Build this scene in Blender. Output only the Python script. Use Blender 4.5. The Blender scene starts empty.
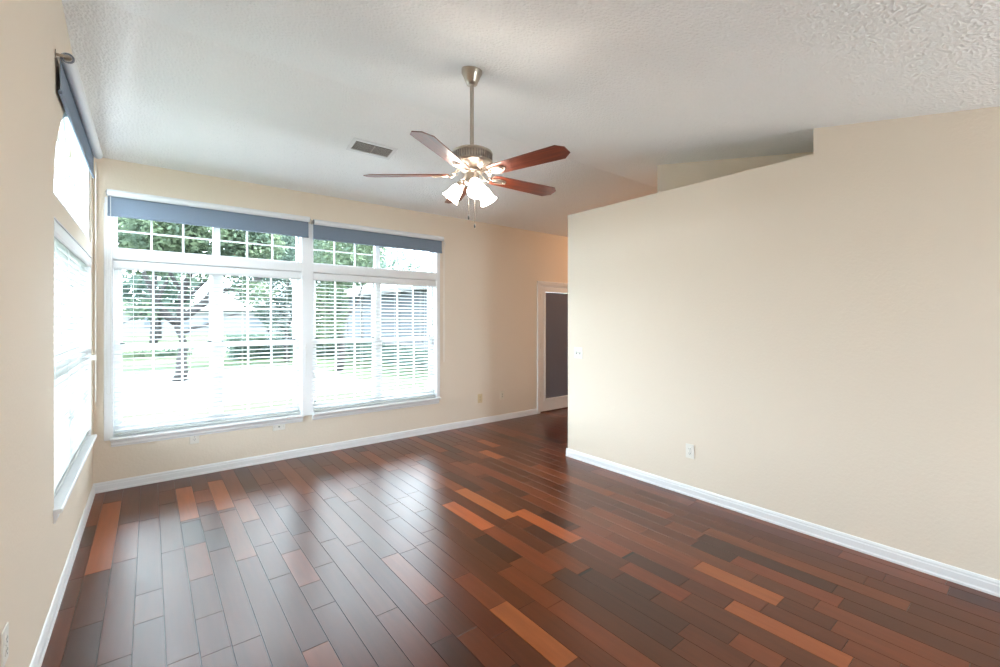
import bpy, bmesh, math, random
from mathutils import Vector, Matrix
C = bpy.context.scene.collection
sc = bpy.context.scene
random.seed(7)
R = math.radians

# ------------------------------------------------------------------ camera
EYE = 1.47
cam_d = bpy.data.cameras.new('camera')
cam_d.sensor_width = 36.0
cam_d.lens = 441.0 / 1000.0 * 36.0
cam_d.shift_y = -0.0130
cam_d.clip_start = 0.02
cam_d.clip_end = 400
cam = bpy.data.objects.new('camera', cam_d)
C.objects.link(cam)
cam.location = (0, 0, EYE)
cam.rotation_euler = (R(90), 0, -R(38.44))
sc.camera = cam

# ------------------------------------------------------------------ world, sun, exposure
world = bpy.data.worlds.new('sky')
sc.world = world
world.use_nodes = True
nt = world.node_tree
bg = nt.nodes['Background']
bg.inputs['Color'].default_value = (0.82, 0.95, 1.05, 1)
bg.inputs['Strength'].default_value = 8.8
sun_d = bpy.data.lights.new('sun', 'SUN')
sun_d.energy = 15.0
sun_d.angle = R(3)
sun_d.color = (1, 0.98, 0.95)
sun = bpy.data.objects.new('sun', sun_d)
C.objects.link(sun)
sun.rotation_euler = (Vector((-0.75, 0.12, -1.0))).to_track_quat('-Z', 'Y').to_euler()
sc.view_settings.view_transform = 'Standard'
sc.view_settings.look = 'None'
sc.view_settings.gamma = 1.0
sc.view_settings.use_curve_mapping = False
sc.view_settings.exposure = 1.02
sc.cycles.max_bounces = 10
sc.cycles.diffuse_bounces = 6
sc.cycles.glossy_bounces = 4
sc.cycles.transparent_max_bounces = 24
sc.cycles.sample_clamp_indirect = 6.0
sc.cycles.use_adaptive_sampling = False
sc.cycles.use_guiding = True
sc.cycles.caustics_reflective = False
sc.cycles.caustics_refractive = False


def portal(name, loc, direction, sx, sy):
    d = bpy.data.lights.new(name, 'AREA')
    d.shape = 'RECTANGLE'
    d.size, d.size_y = sx, sy
    d.cycles.is_portal = True
    o = bpy.data.objects.new(name, d)
    C.objects.link(o)
    o.location = loc
    o.rotation_euler = Vector(direction).to_track_quat('-Z', 'Y').to_euler()


YB, XL, XR = 5.08, -0.378, 3.548          # back wall, left wall, right wall planes
YF = -2.4                                 # wall behind the camera
XH = 7.6                                  # end of the hall on the right
RY, RZ = 3.30, 3.235                      # ridge of the vaulted ceiling
SB, SF = 0.2065, 0.200                    # its two slopes
LEDGE_Z, WALL_END, STEP_Y = 2.61, 3.288, 1.03
XLEDGE, YLEDGE = 4.145, 2.585


def ceil_z(y):
    return RZ - (SB * (y - RY) if y > RY else SF * (RY - y))


portal('daylight_opening', (1.35, YB + 0.2, 1.45), (0, -1, 0), 3.5, 2.1)
portal('daylight_opening', (XL - 0.2, 4.03, 1.6), (1, 0, 0), 2.0, 2.4)
portal('daylight_opening', (2.72, YF - 0.18, 1.0), (0, 1, 0), 1.2, 2.0)  # guides sampling through the added rear opening

# ------------------------------------------------------------------ materials
MATS = {}


def mat(name, col, rough=0.6, metal=0.0, bump=None, emit=None, coat=0.0, noise=None, spec=0.5):
    """bump = (scale, strength, distance); noise = (scale, other colour)"""
    m = bpy.data.materials.new(name)
    m.use_nodes = True
    n = m.node_tree
    p = n.nodes['Principled BSDF']
    p.inputs['Base Color'].default_value = (*col, 1)
    p.inputs['Roughness'].default_value = rough
    p.inputs['Metallic'].default_value = metal
    p.inputs['Specular IOR Level'].default_value = spec
    p.inputs['Coat Weight'].default_value = coat
    tc = n.nodes.new('ShaderNodeTexCoord')
    if bump:
        t = n.nodes.new('ShaderNodeTexNoise')
        t.inputs['Scale'].default_value = bump[0]
        t.inputs['Detail'].default_value = 3
        t.inputs['Roughness'].default_value = 0.6
        n.links.new(tc.outputs['Object'], t.inputs['Vector'])
        b = n.nodes.new('ShaderNodeBump')
        b.inputs['Strength'].default_value = bump[1]
        b.inputs['Distance'].default_value = bump[2]
        n.links.new(t.outputs['Fac'], b.inputs['Height'])
        n.links.new(b.outputs['Normal'], p.inputs['Normal'])
    if noise:
        t = n.nodes.new('ShaderNodeTexNoise')
        t.inputs['Scale'].default_value = noise[0]
        t.inputs['Detail'].default_value = 4
        n.links.new(tc.outputs['Object'], t.inputs['Vector'])
        r = n.nodes.new('ShaderNodeValToRGB')
        r.color_ramp.elements[0].position = 0.35
        r.color_ramp.elements[1].position = 0.65
        r.color_ramp.elements[0].color = (*col, 1)
        r.color_ramp.elements[1].color = (*noise[1], 1)
        n.links.new(t.outputs['Fac'], r.inputs['Fac'])
        n.links.new(r.outputs['Color'], p.inputs['Base Color'])
    if emit:
        p.inputs['Emission Color'].default_value = (*emit[0], 1)
        p.inputs['Emission Strength'].default_value = emit[1]
    MATS[name] = m
    return m


mat('wall_paint', (0.830, 0.735, 0.620), 0.75, bump=(55, 0.35, 0.004), spec=0.3)
mat('trim_white', (0.86, 0.87, 0.89), 0.38)
mat('plastic_white', (0.84, 0.81, 0.75), 0.35)
mat('plastic_ivory', (0.80, 0.74, 0.62), 0.4)
mat('plastic_tan', (0.72, 0.58, 0.36), 0.45)
mat('slot_dark', (0.12, 0.11, 0.10), 0.6)
mat('slat_white', (0.66, 0.67, 0.66), 0.45)
m = MATS['slat_white']
n = m.node_tree
tl = n.nodes.new('ShaderNodeBsdfTranslucent'); tl.inputs['Color'].default_value = (0.9, 0.9, 0.88, 1)
mi = n.nodes.new('ShaderNodeMixShader'); mi.inputs[0].default_value = 0.08
n.links.new(n.nodes['Principled BSDF'].outputs[0], mi.inputs[1]); n.links.new(tl.outputs[0], mi.inputs[2])
n.links.new(mi.outputs[0], n.nodes['Material Output'].inputs['Surface'])
mat('cord_white', (0.78, 0.77, 0.75), 0.6)
mat('shade_fabric', (0.19, 0.24, 0.31), 0.85, noise=(300, (0.21, 0.26, 0.335)))
mat('roller_white', (0.80, 0.81, 0.83), 0.5)
mat('nickel', (0.50, 0.44, 0.38), 0.30, 1.0)
mat('nickel_dark', (0.36, 0.33, 0.30), 0.38, 1.0)
mat('chain_metal', (0.35, 0.30, 0.26), 0.4, 0.8)
mat('vent_grey', (0.62, 0.59, 0.56), 0.55)
mat('latch_black', (0.03, 0.04, 0.05), 0.4)
mat('door_fabric', (0.15, 0.155, 0.20), 0.8)
mat('threshold', (0.10, 0.05, 0.035), 0.4)
mat('house_white', (0.16, 0.16, 0.16), 0.8)
mat('house_grey', (0.11, 0.12, 0.13), 0.8)
mat('screen_mesh', (0.10, 0.112, 0.125), 0.9)
mat('roof_pale', (0.16, 0.16, 0.155), 0.9, noise=(3, (0.2, 0.2, 0.195)))
mat('concrete', (0.085, 0.085, 0.085), 0.9, noise=(2, (0.10, 0.10, 0.10)))
mat('bounce_stone', (0.74, 0.74, 0.73), 0.9, noise=(2, (0.80, 0.80, 0.79)))  # pale surface of the added light-bouncing slabs
mat('bark', (0.020, 0.018, 0.018), 0.9, bump=(12, 0.6, 0.02), noise=(9, (0.035, 0.031, 0.03)))
mat('glass_bulb', (1, 0.9, 0.75), 0.3, emit=((1, 0.78, 0.50), 14))
mat('flush_glass', (1, 0.85, 0.65), 0.3, emit=((1, 0.58, 0.33), 38))

# ceiling: sprayed knock-down texture
m = mat('ceiling_texture', (0.92, 0.935, 0.945), 0.95, spec=0.1)
n = m.node_tree
p = n.nodes['Principled BSDF']
tc = n.nodes.new('ShaderNodeTexCoord')
v = n.nodes.new('ShaderNodeTexVoronoi'); v.inputs['Scale'].default_value = 60
t = n.nodes.new('ShaderNodeTexNoise'); t.inputs['Scale'].default_value = 85; t.inputs['Detail'].default_value = 2
mx = n.nodes.new('ShaderNodeMath'); mx.operation = 'ADD'
b = n.nodes.new('ShaderNodeBump'); b.inputs['Strength'].default_value = 0.6; b.inputs['Distance'].default_value = 0.009
n.links.new(tc.outputs['Object'], v.inputs['Vector']); n.links.new(tc.outputs['Object'], t.inputs['Vector'])
n.links.new(v.outputs['Distance'], mx.inputs[0]); n.links.new(t.outputs['Fac'], mx.inputs[1])
n.links.new(mx.outputs[0], b.inputs['Height']); n.links.new(b.outputs['Normal'], p.inputs['Normal'])

# floor boards: colour of each board from a colour attribute, grain along the board
m = mat('floor_boards', (0.2, 0.07, 0.03), 0.3)
n = m.node_tree
p = n.nodes['Principled BSDF']
at = n.nodes.new('ShaderNodeVertexColor'); at.layer_name = 'board'
tc = n.nodes.new('ShaderNodeTexCoord')
mp = n.nodes.new('ShaderNodeMapping'); mp.inputs['Scale'].default_value = (38, 2.6, 1)
ng = n.nodes.new('ShaderNodeTexNoise'); ng.inputs['Scale'].default_value = 1; ng.inputs['Detail'].default_value = 2
n.links.new(tc.outputs['Object'], mp.inputs['Vector']); n.links.new(mp.outputs['Vector'], ng.inputs['Vector'])
rg = n.nodes.new('ShaderNodeMapRange'); rg.inputs['From Min'].default_value = 0.3; rg.inputs['From Max'].default_value = 0.7
rg.inputs['To Min'].default_value = 0.90; rg.inputs['To Max'].default_value = 1.10
n.links.new(ng.outputs['Fac'], rg.inputs['Value'])
mp2 = n.nodes.new('ShaderNodeMapping'); mp2.inputs['Scale'].default_value = (6, 1.2, 1)
nb = n.nodes.new('ShaderNodeTexNoise'); nb.inputs['Scale'].default_value = 1.5; nb.inputs['Detail'].default_value = 3
n.links.new(tc.outputs['Object'], mp2.inputs['Vector']); n.links.new(mp2.outputs['Vector'], nb.inputs['Vector'])
rb = n.nodes.new('ShaderNodeMapRange'); rb.inputs['From Min'].default_value = 0.3; rb.inputs['From Max'].default_value = 0.7
rb.inputs['To Min'].default_value = 0.92; rb.inputs['To Max'].default_value = 1.08
n.links.new(nb.outputs['Fac'], rb.inputs['Value'])
mm = n.nodes.new('ShaderNodeMath'); mm.operation = 'MULTIPLY'
n.links.new(rg.outputs[0], mm.inputs[0]); n.links.new(rb.outputs[0], mm.inputs[1])
vs = n.nodes.new('ShaderNodeVectorMath'); vs.operation = 'SCALE'
n.links.new(at.outputs['Color'], vs.inputs[0]); n.links.new(mm.outputs[0], vs.inputs['Scale'])

# polish: satin lacquer, a little smeared
nr = n.nodes.new('ShaderNodeTexNoise'); nr.inputs['Scale'].default_value = 5; nr.inputs['Detail'].default_value = 3
n.links.new(tc.outputs['Object'], nr.inputs['Vector'])
rr = n.nodes.new('ShaderNodeMapRange'); rr.inputs['From Min'].default_value = 0.3; rr.inputs['From Max'].default_value = 0.7
rr.inputs['To Min'].default_value = 0.28; rr.inputs['To Max'].default_value = 0.31
n.links.new(nr.outputs['Fac'], rr.inputs['Value'])
df = n.nodes.new('ShaderNodeBsdfDiffuse'); gs = n.nodes.new('ShaderNodeBsdfGlossy'); gs.distribution = 'BECKMANN'
fz = n.nodes.new('ShaderNodeFresnel'); fz.inputs['IOR'].default_value = 1.58
ms = n.nodes.new('ShaderNodeMixShader')
n.links.new(vs.outputs[0], df.inputs['Color']); n.links.new(rr.outputs[0], gs.inputs['Roughness'])
n.links.new(fz.outputs[0], ms.inputs[0]); n.links.new(df.outputs[0], ms.inputs[1]); n.links.new(gs.outputs[0], ms.inputs[2])
n.links.new(ms.outputs[0], n.nodes['Material Output'].inputs['Surface'])
n.nodes.remove(p)

# fan blade wood
m = mat('blade_wood', (0.16, 0.035, 0.016), 0.34, coat=0.0, spec=1.0)
n = m.node_tree
p = n.nodes['Principled BSDF']
tc = n.nodes.new('ShaderNodeTexCoord')
mp = n.nodes.new('ShaderNodeMapping'); mp.inputs['Scale'].default_value = (4, 70, 1)
ng = n.nodes.new('ShaderNodeTexNoise'); ng.inputs['Scale'].default_value = 1; ng.inputs['Detail'].default_value = 5
rc = n.nodes.new('ShaderNodeValToRGB')
rc.color_ramp.elements[0].position = 0.3; rc.color_ramp.elements[0].color = (0.10, 0.018, 0.010, 1)
rc.color_ramp.elements[1].position = 0.7; rc.color_ramp.elements[1].color = (0.23, 0.052, 0.022, 1)
n.links.new(tc.outputs['Object'], mp.inputs['Vector']); n.links.new(mp.outputs['Vector'], ng.inputs['Vector'])
n.links.new(ng.outputs['Fac'], rc.inputs['Fac']); n.links.new(rc.outputs['Color'], p.inputs['Base Color'])

# frosted lamp shade glass: glows because the bulb is in it
m = mat('frosted_glass', (0.9, 0.88, 0.84), 0.35, emit=((1.0, 0.88, 0.76), 21))

# window pane: clear with a faint mirror, real refraction left out for thin glass
m = bpy.data.materials.new('window_glass'); m.use_nodes = True; MATS['window_glass'] = m
n = m.node_tree; n.nodes.clear()
out = n.nodes.new('ShaderNodeOutputMaterial'); tr = n.nodes.new('ShaderNodeBsdfTransparent'); gl = n.nodes.new('ShaderNodeBsdfGlossy')
tr.inputs['Color'].default_value = (0.93, 0.95, 0.95, 1)
gl.inputs['Roughness'].default_value = 0.02
fr = n.nodes.new('ShaderNodeFresnel'); fr.inputs['IOR'].default_value = 1.25
ge = n.nodes.new('ShaderNodeNewGeometry'); sb = n.nodes.new('ShaderNodeMath'); sb.operation = 'SUBTRACT'; sb.inputs[0].default_value = 1.0
mu = n.nodes.new('ShaderNodeMath'); mu.operation = 'MULTIPLY'; n.links.new(ge.outputs['Backfacing'], sb.inputs[1])
n.links.new(fr.outputs[0], mu.inputs[0]); n.links.new(sb.outputs[0], mu.inputs[1])
mi = n.nodes.new('ShaderNodeMixShader')
n.links.new(mu.outputs[0], mi.inputs[0]); n.links.new(tr.outputs[0], mi.inputs[1]); n.links.new(gl.outputs[0], mi.inputs[2]); n.links.new(mi.outputs[0], out.inputs[0])

# leaves
def leaf_mat(name, c1, c2):
    m = bpy.data.materials.new(name); m.use_nodes = True; MATS[name] = m
    n = m.node_tree; n.nodes.clear()
    out = n.nodes.new('ShaderNodeOutputMaterial')
    df = n.nodes.new('ShaderNodeBsdfDiffuse'); tl = n.nodes.new('ShaderNodeBsdfTranslucent')
    mi = n.nodes.new('ShaderNodeMixShader'); mi.inputs[0].default_value = 0.35
    tc = n.nodes.new('ShaderNodeTexCoord'); t = n.nodes.new('ShaderNodeTexNoise'); t.inputs['Scale'].default_value = 1.3; t.inputs['Detail'].default_value = 3
    rc = n.nodes.new('ShaderNodeValToRGB')
    rc.color_ramp.elements[0].position = 0.38; rc.color_ramp.elements[0].color = (*c1, 1)
    rc.color_ramp.elements[1].position = 0.62; rc.color_ramp.elements[1].color = (*c2, 1)
    n.links.new(tc.outputs['Object'], t.inputs['Vector']); n.links.new(t.outputs['Fac'], rc.inputs['Fac'])
    n.links.new(rc.outputs['Color'], df.inputs['Color']); n.links.new(rc.outputs['Color'], tl.inputs['Color'])
    n.links.new(df.outputs[0], mi.inputs[1]); n.links.new(tl.outputs[0], mi.inputs[2]); n.links.new(mi.outputs[0], out.inputs[0])


leaf_mat('leaves_bright', (0.075, 0.105, 0.078), (0.14, 0.18, 0.11))
leaf_mat('leaves_cool', (0.072, 0.105, 0.092), (0.12, 0.16, 0.125))
mat('grass', (0.034, 0.050, 0.024), 0.95, noise=(0.8, (0.05, 0.066, 0.038)), spec=0.1)


# ------------------------------------------------------------------ mesh helpers
def obj(name, bm, material, parent=None, smooth=False, bevel=0.0):
    me = bpy.data.meshes.new(name)
    bmesh.ops.recalc_face_normals(bm, faces=bm.faces)
    bm.to_mesh(me)
    bm.free()
    me.materials.append(MATS[material])
    if smooth:
        for f in me.polygons:
            f.use_smooth = True
    o = bpy.data.objects.new(name, me)
    C.objects.link(o)
    if parent:
        o.parent = parent
    if bevel:
        md = o.modifiers.new('bevel', 'BEVEL')
        md.width = bevel
        md.segments = 2
        md.limit_method = 'ANGLE'
    return o


def tag(o, label=None, cat=None, group=None, kind=None):
    if label: o['label'] = label
    if cat: o['category'] = cat
    if group: o['group'] = group
    if kind: o['kind'] = kind
    return o


def struct(name, bm, material, parent=None, smooth=False, bevel=0.0):
    o = obj(name, bm, material, parent, smooth, bevel)
    if not parent:
        o['kind'] = 'structure'
    return o


def empty(name, loc=(0, 0, 0), rz=0.0):
    o = bpy.data.objects.new(name, None)
    C.objects.link(o)
    o.location = loc
    o.rotation_euler = (0, 0, rz)
    o.empty_display_size = 0.1
    return o


def copy_tree(o, parent=None):
    c = o.copy()
    C.objects.link(c)
    c.parent = parent
    for ch in [x for x in bpy.data.objects if x.parent == o]:
        copy_tree(ch, c)
    return c


def box(bm, x0, x1, y0, y1, z0, z1, M=None):
    vs = [bm.verts.new((x, y, z)) for x in (x0, x1) for y in (y0, y1) for z in (z0, z1)]
    for f in ((0, 1, 3, 2), (4, 6, 7, 5), (0, 4, 5, 1), (2, 3, 7, 6), (0, 2, 6, 4), (1, 5, 7, 3)):
        bm.faces.new([vs[i] for i in f])
    if M:
        bmesh.ops.transform(bm, matrix=M, verts=vs)
    return vs


def lathe(bm, prof, seg=24, M=None, cap0=False, cap1=False):
    rings = []
    allv = []
    for r, z in prof:
        ring = [bm.verts.new((r * math.cos(2 * math.pi * i / seg), r * math.sin(2 * math.pi * i / seg), z)) for i in range(seg)]
        rings.append(ring)
        allv += ring
    for a, b_ in zip(rings, rings[1:]):
        for i in range(seg):
            j = (i + 1) % seg
            bm.faces.new((a[i], a[j], b_[j], b_[i]))
    if cap0: bm.faces.new(rings[0])
    if cap1: bm.faces.new(rings[-1])
    if M:
        bmesh.ops.transform(bm, matrix=M, verts=allv)


def tube(bm, pts, r, seg=8, radii=None):
    pts = [Vector(p_) for p_ in pts]
    rings = []
    up = Vector((0.13, 0.2, 1)).normalized()
    for i, p_ in enumerate(pts):
        d = (pts[min(i + 1, len(pts) - 1)] - pts[max(i - 1, 0)]).normalized()
        u = d.cross(up)
        if u.length < 1e-3: u = d.cross(Vector((1, 0, 0)))
        u.normalize()
        w = d.cross(u).normalized()
        rad = radii[i] if radii else r
        rings.append([bm.verts.new(p_ + rad * (math.cos(2 * math.pi * k / seg) * u + math.sin(2 * math.pi * k / seg) * w)) for k in range(seg)])
    for a, b_ in zip(rings, rings[1:]):
        for k in range(seg):
            j = (k + 1) % seg
            bm.faces.new((a[k], a[j], b_[j], b_[k]))
    bm.faces.new(rings[0])
    bm.faces.new(rings[-1])


def plate(outer, holes, to3d, thick):
    """flat outline with holes, pushed along a thickness vector"""
    bm = bmesh.new()
    edges = []
    for loop in [outer] + holes:
        vs = [bm.verts.new(to3d(*q)) for q in loop]
        for i in range(len(vs)):
            edges.append(bm.edges.new((vs[i], vs[(i + 1) % len(vs)])))
    bmesh.ops.triangle_fill(bm, use_beauty=True, use_dissolve=False, edges=edges)
    r = bmesh.ops.extrude_face_region(bm, geom=bm.faces[:])
    bmesh.ops.translate(bm, vec=Vector(thick), verts=[g for g in r['geom'] if isinstance(g, bmesh.types.BMVert)])
    return bm


def prism(bm, prof, p0, p1, out, up=Vector((0, 0, 1))):
    """profile (offset outwards, height) swept straight from p0 to p1"""
    p0, p1, out = Vector(p0), Vector(p1), Vector(out)
    a = [bm.verts.new(p0 + out * o_ + up * h) for o_, h in prof]
    b_ = [bm.verts.new(p1 + out * o_ + up * h) for o_, h in prof]
    k = len(prof)
    for i in range(k):
        j = (i + 1) % k
        bm.faces.new((a[i], a[j], b_[j], b_[i]))
    bm.faces.new(a)
    bm.faces.new(b_)


# ------------------------------------------------------------------ floor
def horiz(px, py):
    """where the photo's pixel meets the floor: used to lay out the board pattern as measured"""
    th = (px - 500) / 441.0
    s_, c_ = 0.6217, 0.7833
    d = EYE / ((py - 320.5) / 441.0)
    return ((c_ * th + s_) * d, (c_ - s_ * th) * d)


ORANGE, AMBER, MID, DARK = 0, 1, 2, 3
measured = [  # board centre lines (x0, y0, x1, y1, tone)
    (219, 480, 230, 508, ORANGE), (186, 487, 192, 519, ORANGE), (233, 510, 248, 558, AMBER), (109, 503, 98, 572, ORANGE),
    (83, 528, 80, 548, DARK), (192, 521, 197, 544, DARK), (219, 528, 228, 547, DARK), (291, 505, 303, 533, DARK),
    (366, 451, 395, 470, AMBER), (303, 548, 314, 582, AMBER), (448, 503, 484, 530, ORANGE), (461, 489, 508, 519, ORANGE),
    (458, 461, 481, 475, AMBER), (449, 472, 481, 490, DARK), (448, 451, 467, 460, DARK), (481, 440, 500, 446, ORANGE),
    (477, 452, 498, 459, ORANGE), (473, 463, 548, 497, AMBER), (487, 477, 530, 494, DARK), (455, 474, 481, 490, DARK),
    (460, 492, 528, 526, AMBER), (452, 505, 489, 529, ORANGE), (517, 511, 578, 540, ORANGE), (544, 513, 570, 526, DARK),
    (575, 529, 628, 554, AMBER), (528, 527, 558, 546, DARK), (490, 533, 520, 558, DARK), (552, 549, 584, 571, AMBER),
    (617, 493, 668, 518, AMBER), (637, 507, 672, 521, DARK), (672, 522, 700, 537, AMBER), (590, 508, 640, 533, AMBER),
    (627, 557, 682, 584, DARK), (504, 602, 580, 656, ORANGE), (496, 573, 548, 608, AMBER), (484, 534, 535, 574, DARK),
    (582, 575, 677, 634, DARK), (630, 562, 686, 598, AMBER), (615, 578, 650, 600, DARK), (697, 565, 781, 601, ORANGE),
    (675, 523, 789, 570, AMBER), (727, 606, 850, 664, ORANGE), (727, 645, 780, 667, AMBER), (845, 645, 900, 667, AMBER),
    (690, 546, 738, 556, DARK),
]
BW = 0.1176
X0 = -0.180 - BW * 3
rows = {}
for a in measured:
    xa, ya = horiz(a[0], a[1]); xb, yb = horiz(a[2], a[3])
    ri = math.floor(((xa + xb) / 2 - X0) / BW)
    y0, y1 = min(ya, yb), max(ya, yb)
    if any(y0 < q[1] - 0.03 and y1 > q[0] + 0.03 for q in rows.get(ri, [])):
        continue
    rows.setdefault(ri, []).append([y0, y1, a[4]])
fb = bmesh.new()
cl = fb.loops.layers.float_color.new('board')
tones = {ORANGE: (0.34, 0.088, 0.026), AMBER: (0.165, 0.041, 0.014), MID: (0.100, 0.025, 0.009), DARK: (0.060, 0.017, 0.008)}


def board(x0, x1, y0, y1, tone):
    f_ = random.uniform(0.85, 1.15)
    h_ = random.uniform(-0.07, 0.07)
    c0 = tones[tone]
    col = (c0[0] * f_ * (1 + h_ / 2), c0[1] * f_ * (1 - h_), c0[2] * f_ * (1 - h_), 1)
    gx = 0.0007
    bx = 0.0016
    lo = [fb.verts.new(q) for q in ((x0 + gx, y0 + gx, -0.002), (x1 - gx, y0 + gx, -0.002), (x1 - gx, y1 - gx, -0.002), (x0 + gx, y1 - gx, -0.002))]
    dz = [random.uniform(-0.00012, 0.00012) for _ in range(2)]
    hi = [fb.verts.new(q) for q in ((x0 + bx, y0 + bx, dz[0]), (x1 - bx, y0 + bx, dz[1]), (x1 - bx, y1 - bx, dz[1]), (x0 + bx, y1 - bx, dz[0]))]
    fs = [fb.faces.new(hi)]
    for i in range(4):
        j = (i + 1) % 4
        fs.append(fb.faces.new((lo[i], lo[j], hi[j], hi[i])))
    for k, fc in enumerate(fs):
        for l in fc.loops:
            l[cl] = col if k == 0 else (col[0] * 0.6, col[1] * 0.6, col[2] * 0.6, 1)


def fill(x0, x1, y0, y1):
    if y1 - y0 < 0.02:
        return
    y = y0
    while y < y1 - 1e-6:
        L = random.choice((0.32, 0.45, 0.6, 0.75, 0.9, 1.05)) * random.uniform(0.9, 1.1)
        if y1 - (y + L) < 0.22:
            L = y1 - y
        tone = random.choices((MID, DARK, AMBER), (0.76, 0.06, 0.18))[0]
        board(x0, x1, y, y + L, tone)
        y += L


nrow = int((XH - X0) / BW) + 1
for ri in range(nrow):
    x0 = X0 + ri * BW
    y = YF - 0.3 + random.uniform(0, 0.2)
    for y0, y1, tone in sorted(rows.get(ri, [])):
        fill(x0, x0 + BW, y, y0)
        board(x0, x0 + BW, max(y, y0), y1, tone)
        y = y1
    fill(x0, x0 + BW, y, YB + 0.02)
box(fb, X0 - 0.02, XH + 0.2, YF - 0.4, YB + 0.03, -0.06, -0.0021)
for f_ in fb.faces:
    if all(v_.co.z < -0.0020 for v_ in f_.verts):
        for l in f_.loops:
            l[cl] = (0.015, 0.008, 0.006, 1)
floor = struct('floor', fb, 'floor_boards')

# ------------------------------------------------------------------ ceiling
bm = bmesh.new()
xs = (XL - 0.2, XH + 0.2)
prof = [(YF - 0.2, ceil_z(YF - 0.2)), (RY, RZ), (YB + 0.25, ceil_z(YB + 0.25))]
A = [[bm.verts.new((x, y, z)) for y, z in prof] for x in xs]
B = [[bm.verts.new((x, y, z + 0.15)) for y, z in prof] for x in xs]
for i in range(2):
    bm.faces.new((A[0][i], A[0][i + 1], A[1][i + 1], A[1][i]))
    bm.faces.new((B[0][i], B[1][i], B[1][i + 1], B[0][i + 1]))
    for k in range(2):
        bm.faces.new((A[k][i], A[k][i + 1], B[k][i + 1], B[k][i]))
for i in (0, 2):
    bm.faces.new((A[0][i], A[1][i], B[1][i], B[0][i]))
struct('ceiling', bm, 'ceiling_texture')

# ------------------------------------------------------------------ walls
T = 0.16
rect = lambda a0, a1, b0, b1: [(a0, b0), (a1, b0), (a1, b1), (a0, b1)]
W1, W2 = (-0.255, 1.290), (1.404, 2.965)
ZS, ZV, ZT0, ZT1 = 0.455, 2.005, 2.095, 2.47
DX0, DX1, DZ = 4.835, 5.685, 2.035
zb = ceil_z(YB)
outer = [(XL - T, 0), (DX0, 0), (DX0, DZ), (DX1, DZ), (DX1, 0), (XH, 0), (XH, zb + 0.004), (XL - T, zb + 0.004)]
struct('wall_back', plate(outer, [rect(*W1, ZS, ZV), rect(*W1, ZT0, ZT1), rect(*W2, ZS, ZV), rect(*W2, ZT0, ZT1)],
                          lambda a, b_: (a, YB, b_), (0, T, 0)), 'wall_paint')
L0, L1, LZ0, LZ1, LA0 = 3.13, 4.925, 0.525, 1.995, 2.105
LC, LA, LB = (L0 + L1) / 2, (L1 - L0) / 2, 0.68
arch = [(L1, LA0), (L1, LA0 + LB)] + [(LC + LA * math.cos(R(a)), LA0 + LB * math.sin(R(a))) for a in range(90, 181, 6)]
outer = [(YF, 0), (YB, 0), (YB, ceil_z(YB) + 0.004), (RY, RZ + 0.004), (YF, ceil_z(YF) + 0.004)]
struct('wall_left', plate(outer, [rect(L0, L1, LZ0, LZ1), arch], lambda a, b_: (XL, a, b_), (-T, 0, 0)), 'wall_paint')
# right wall: full height towards the camera, cut down to a ledge further back
outer = [(YF, 0), (WALL_END, 0), (WALL_END, LEDGE_Z), (STEP_Y, LEDGE_Z), (STEP_Y, ceil_z(STEP_Y) + 0.004), (YF, ceil_z(YF) + 0.004)]
struct('wall_right', plate(outer, [], lambda a, b_: (XR, a, b_), (0.12, 0, 0)), 'wall_paint', bevel=0.004)
bm = bmesh.new()
box(bm, XR + 0.12, XH, WALL_END - 0.12, WALL_END, 0, LEDGE_Z - 0.02)
struct('wall_return', bm, 'wall_paint')
bm = bmesh.new()
box(bm, XR + 0.12, XLEDGE, STEP_Y, WALL_END, LEDGE_Z - 0.02, LEDGE_Z)
box(bm, XLEDGE, XH, YLEDGE, WALL_END, LEDGE_Z - 0.02, LEDGE_Z)
struct('trim_1', bm, 'wall_paint')                      # top of the plant ledge
outer = [(STEP_Y - 0.1, LEDGE_Z - 0.02), (YLEDGE, LEDGE_Z - 0.02), (YLEDGE, ceil_z(YLEDGE) + 0.004), (STEP_Y - 0.1, ceil_z(STEP_Y - 0.1) + 0.004)]
struct('wall_ledge', plate(outer, [], lambda a, b_: (XLEDGE, a, b_), (0.12, 0, 0)), 'wall_paint', bevel=0.003)
bm = bmesh.new()
box(bm, XLEDGE + 0.12, XH, YLEDGE - 0.12, YLEDGE, LEDGE_Z - 0.02, ceil_z(YLEDGE) - 0.02)
struct('wall_ledge_return', bm, 'wall_paint')
bm = bmesh.new()
box(bm, XR + 0.12, XLEDGE, STEP_Y - 0.12, STEP_Y, LEDGE_Z - 0.02, ceil_z(STEP_Y) - 0.02)
struct('wall_ledge_end', bm, 'wall_paint')
outer = [(YLEDGE - 0.1, 0), (YB, 0), (YB, ceil_z(YB)), (RY, RZ), (YLEDGE - 0.1, ceil_z(YLEDGE - 0.1))]
struct('wall_hall', plate(outer, [], lambda a, b_: (XH, a, b_), (0.12, 0, 0)), 'wall_paint')
outer = [(XL - T, 0), (XR + 0.12, 0), (XR + 0.12, ceil_z(YF)), (XL - T, ceil_z(YF))]
struct('wall_front', plate(outer, [rect(2.35, 3.3, 0.02, 1.95)], lambda a, b_: (a, YF, b_), (0, -T, 0)), 'wall_paint')  # opening added out of view to let fill daylight in

# baseboards
bprof = [(0, 0), (0.016, 0), (0.017, 0.012), (0.013, 0.020), (0.013, 0.056), (0.010, 0.062), (0.010, 0.072), (0.005, 0.083), (0, 0.085)]


def base(name, p0, p1, out):
    bm = bmesh.new()
    prism(bm, bprof, p0, p1, out)
    struct(name, bm, 'trim_white')


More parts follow.
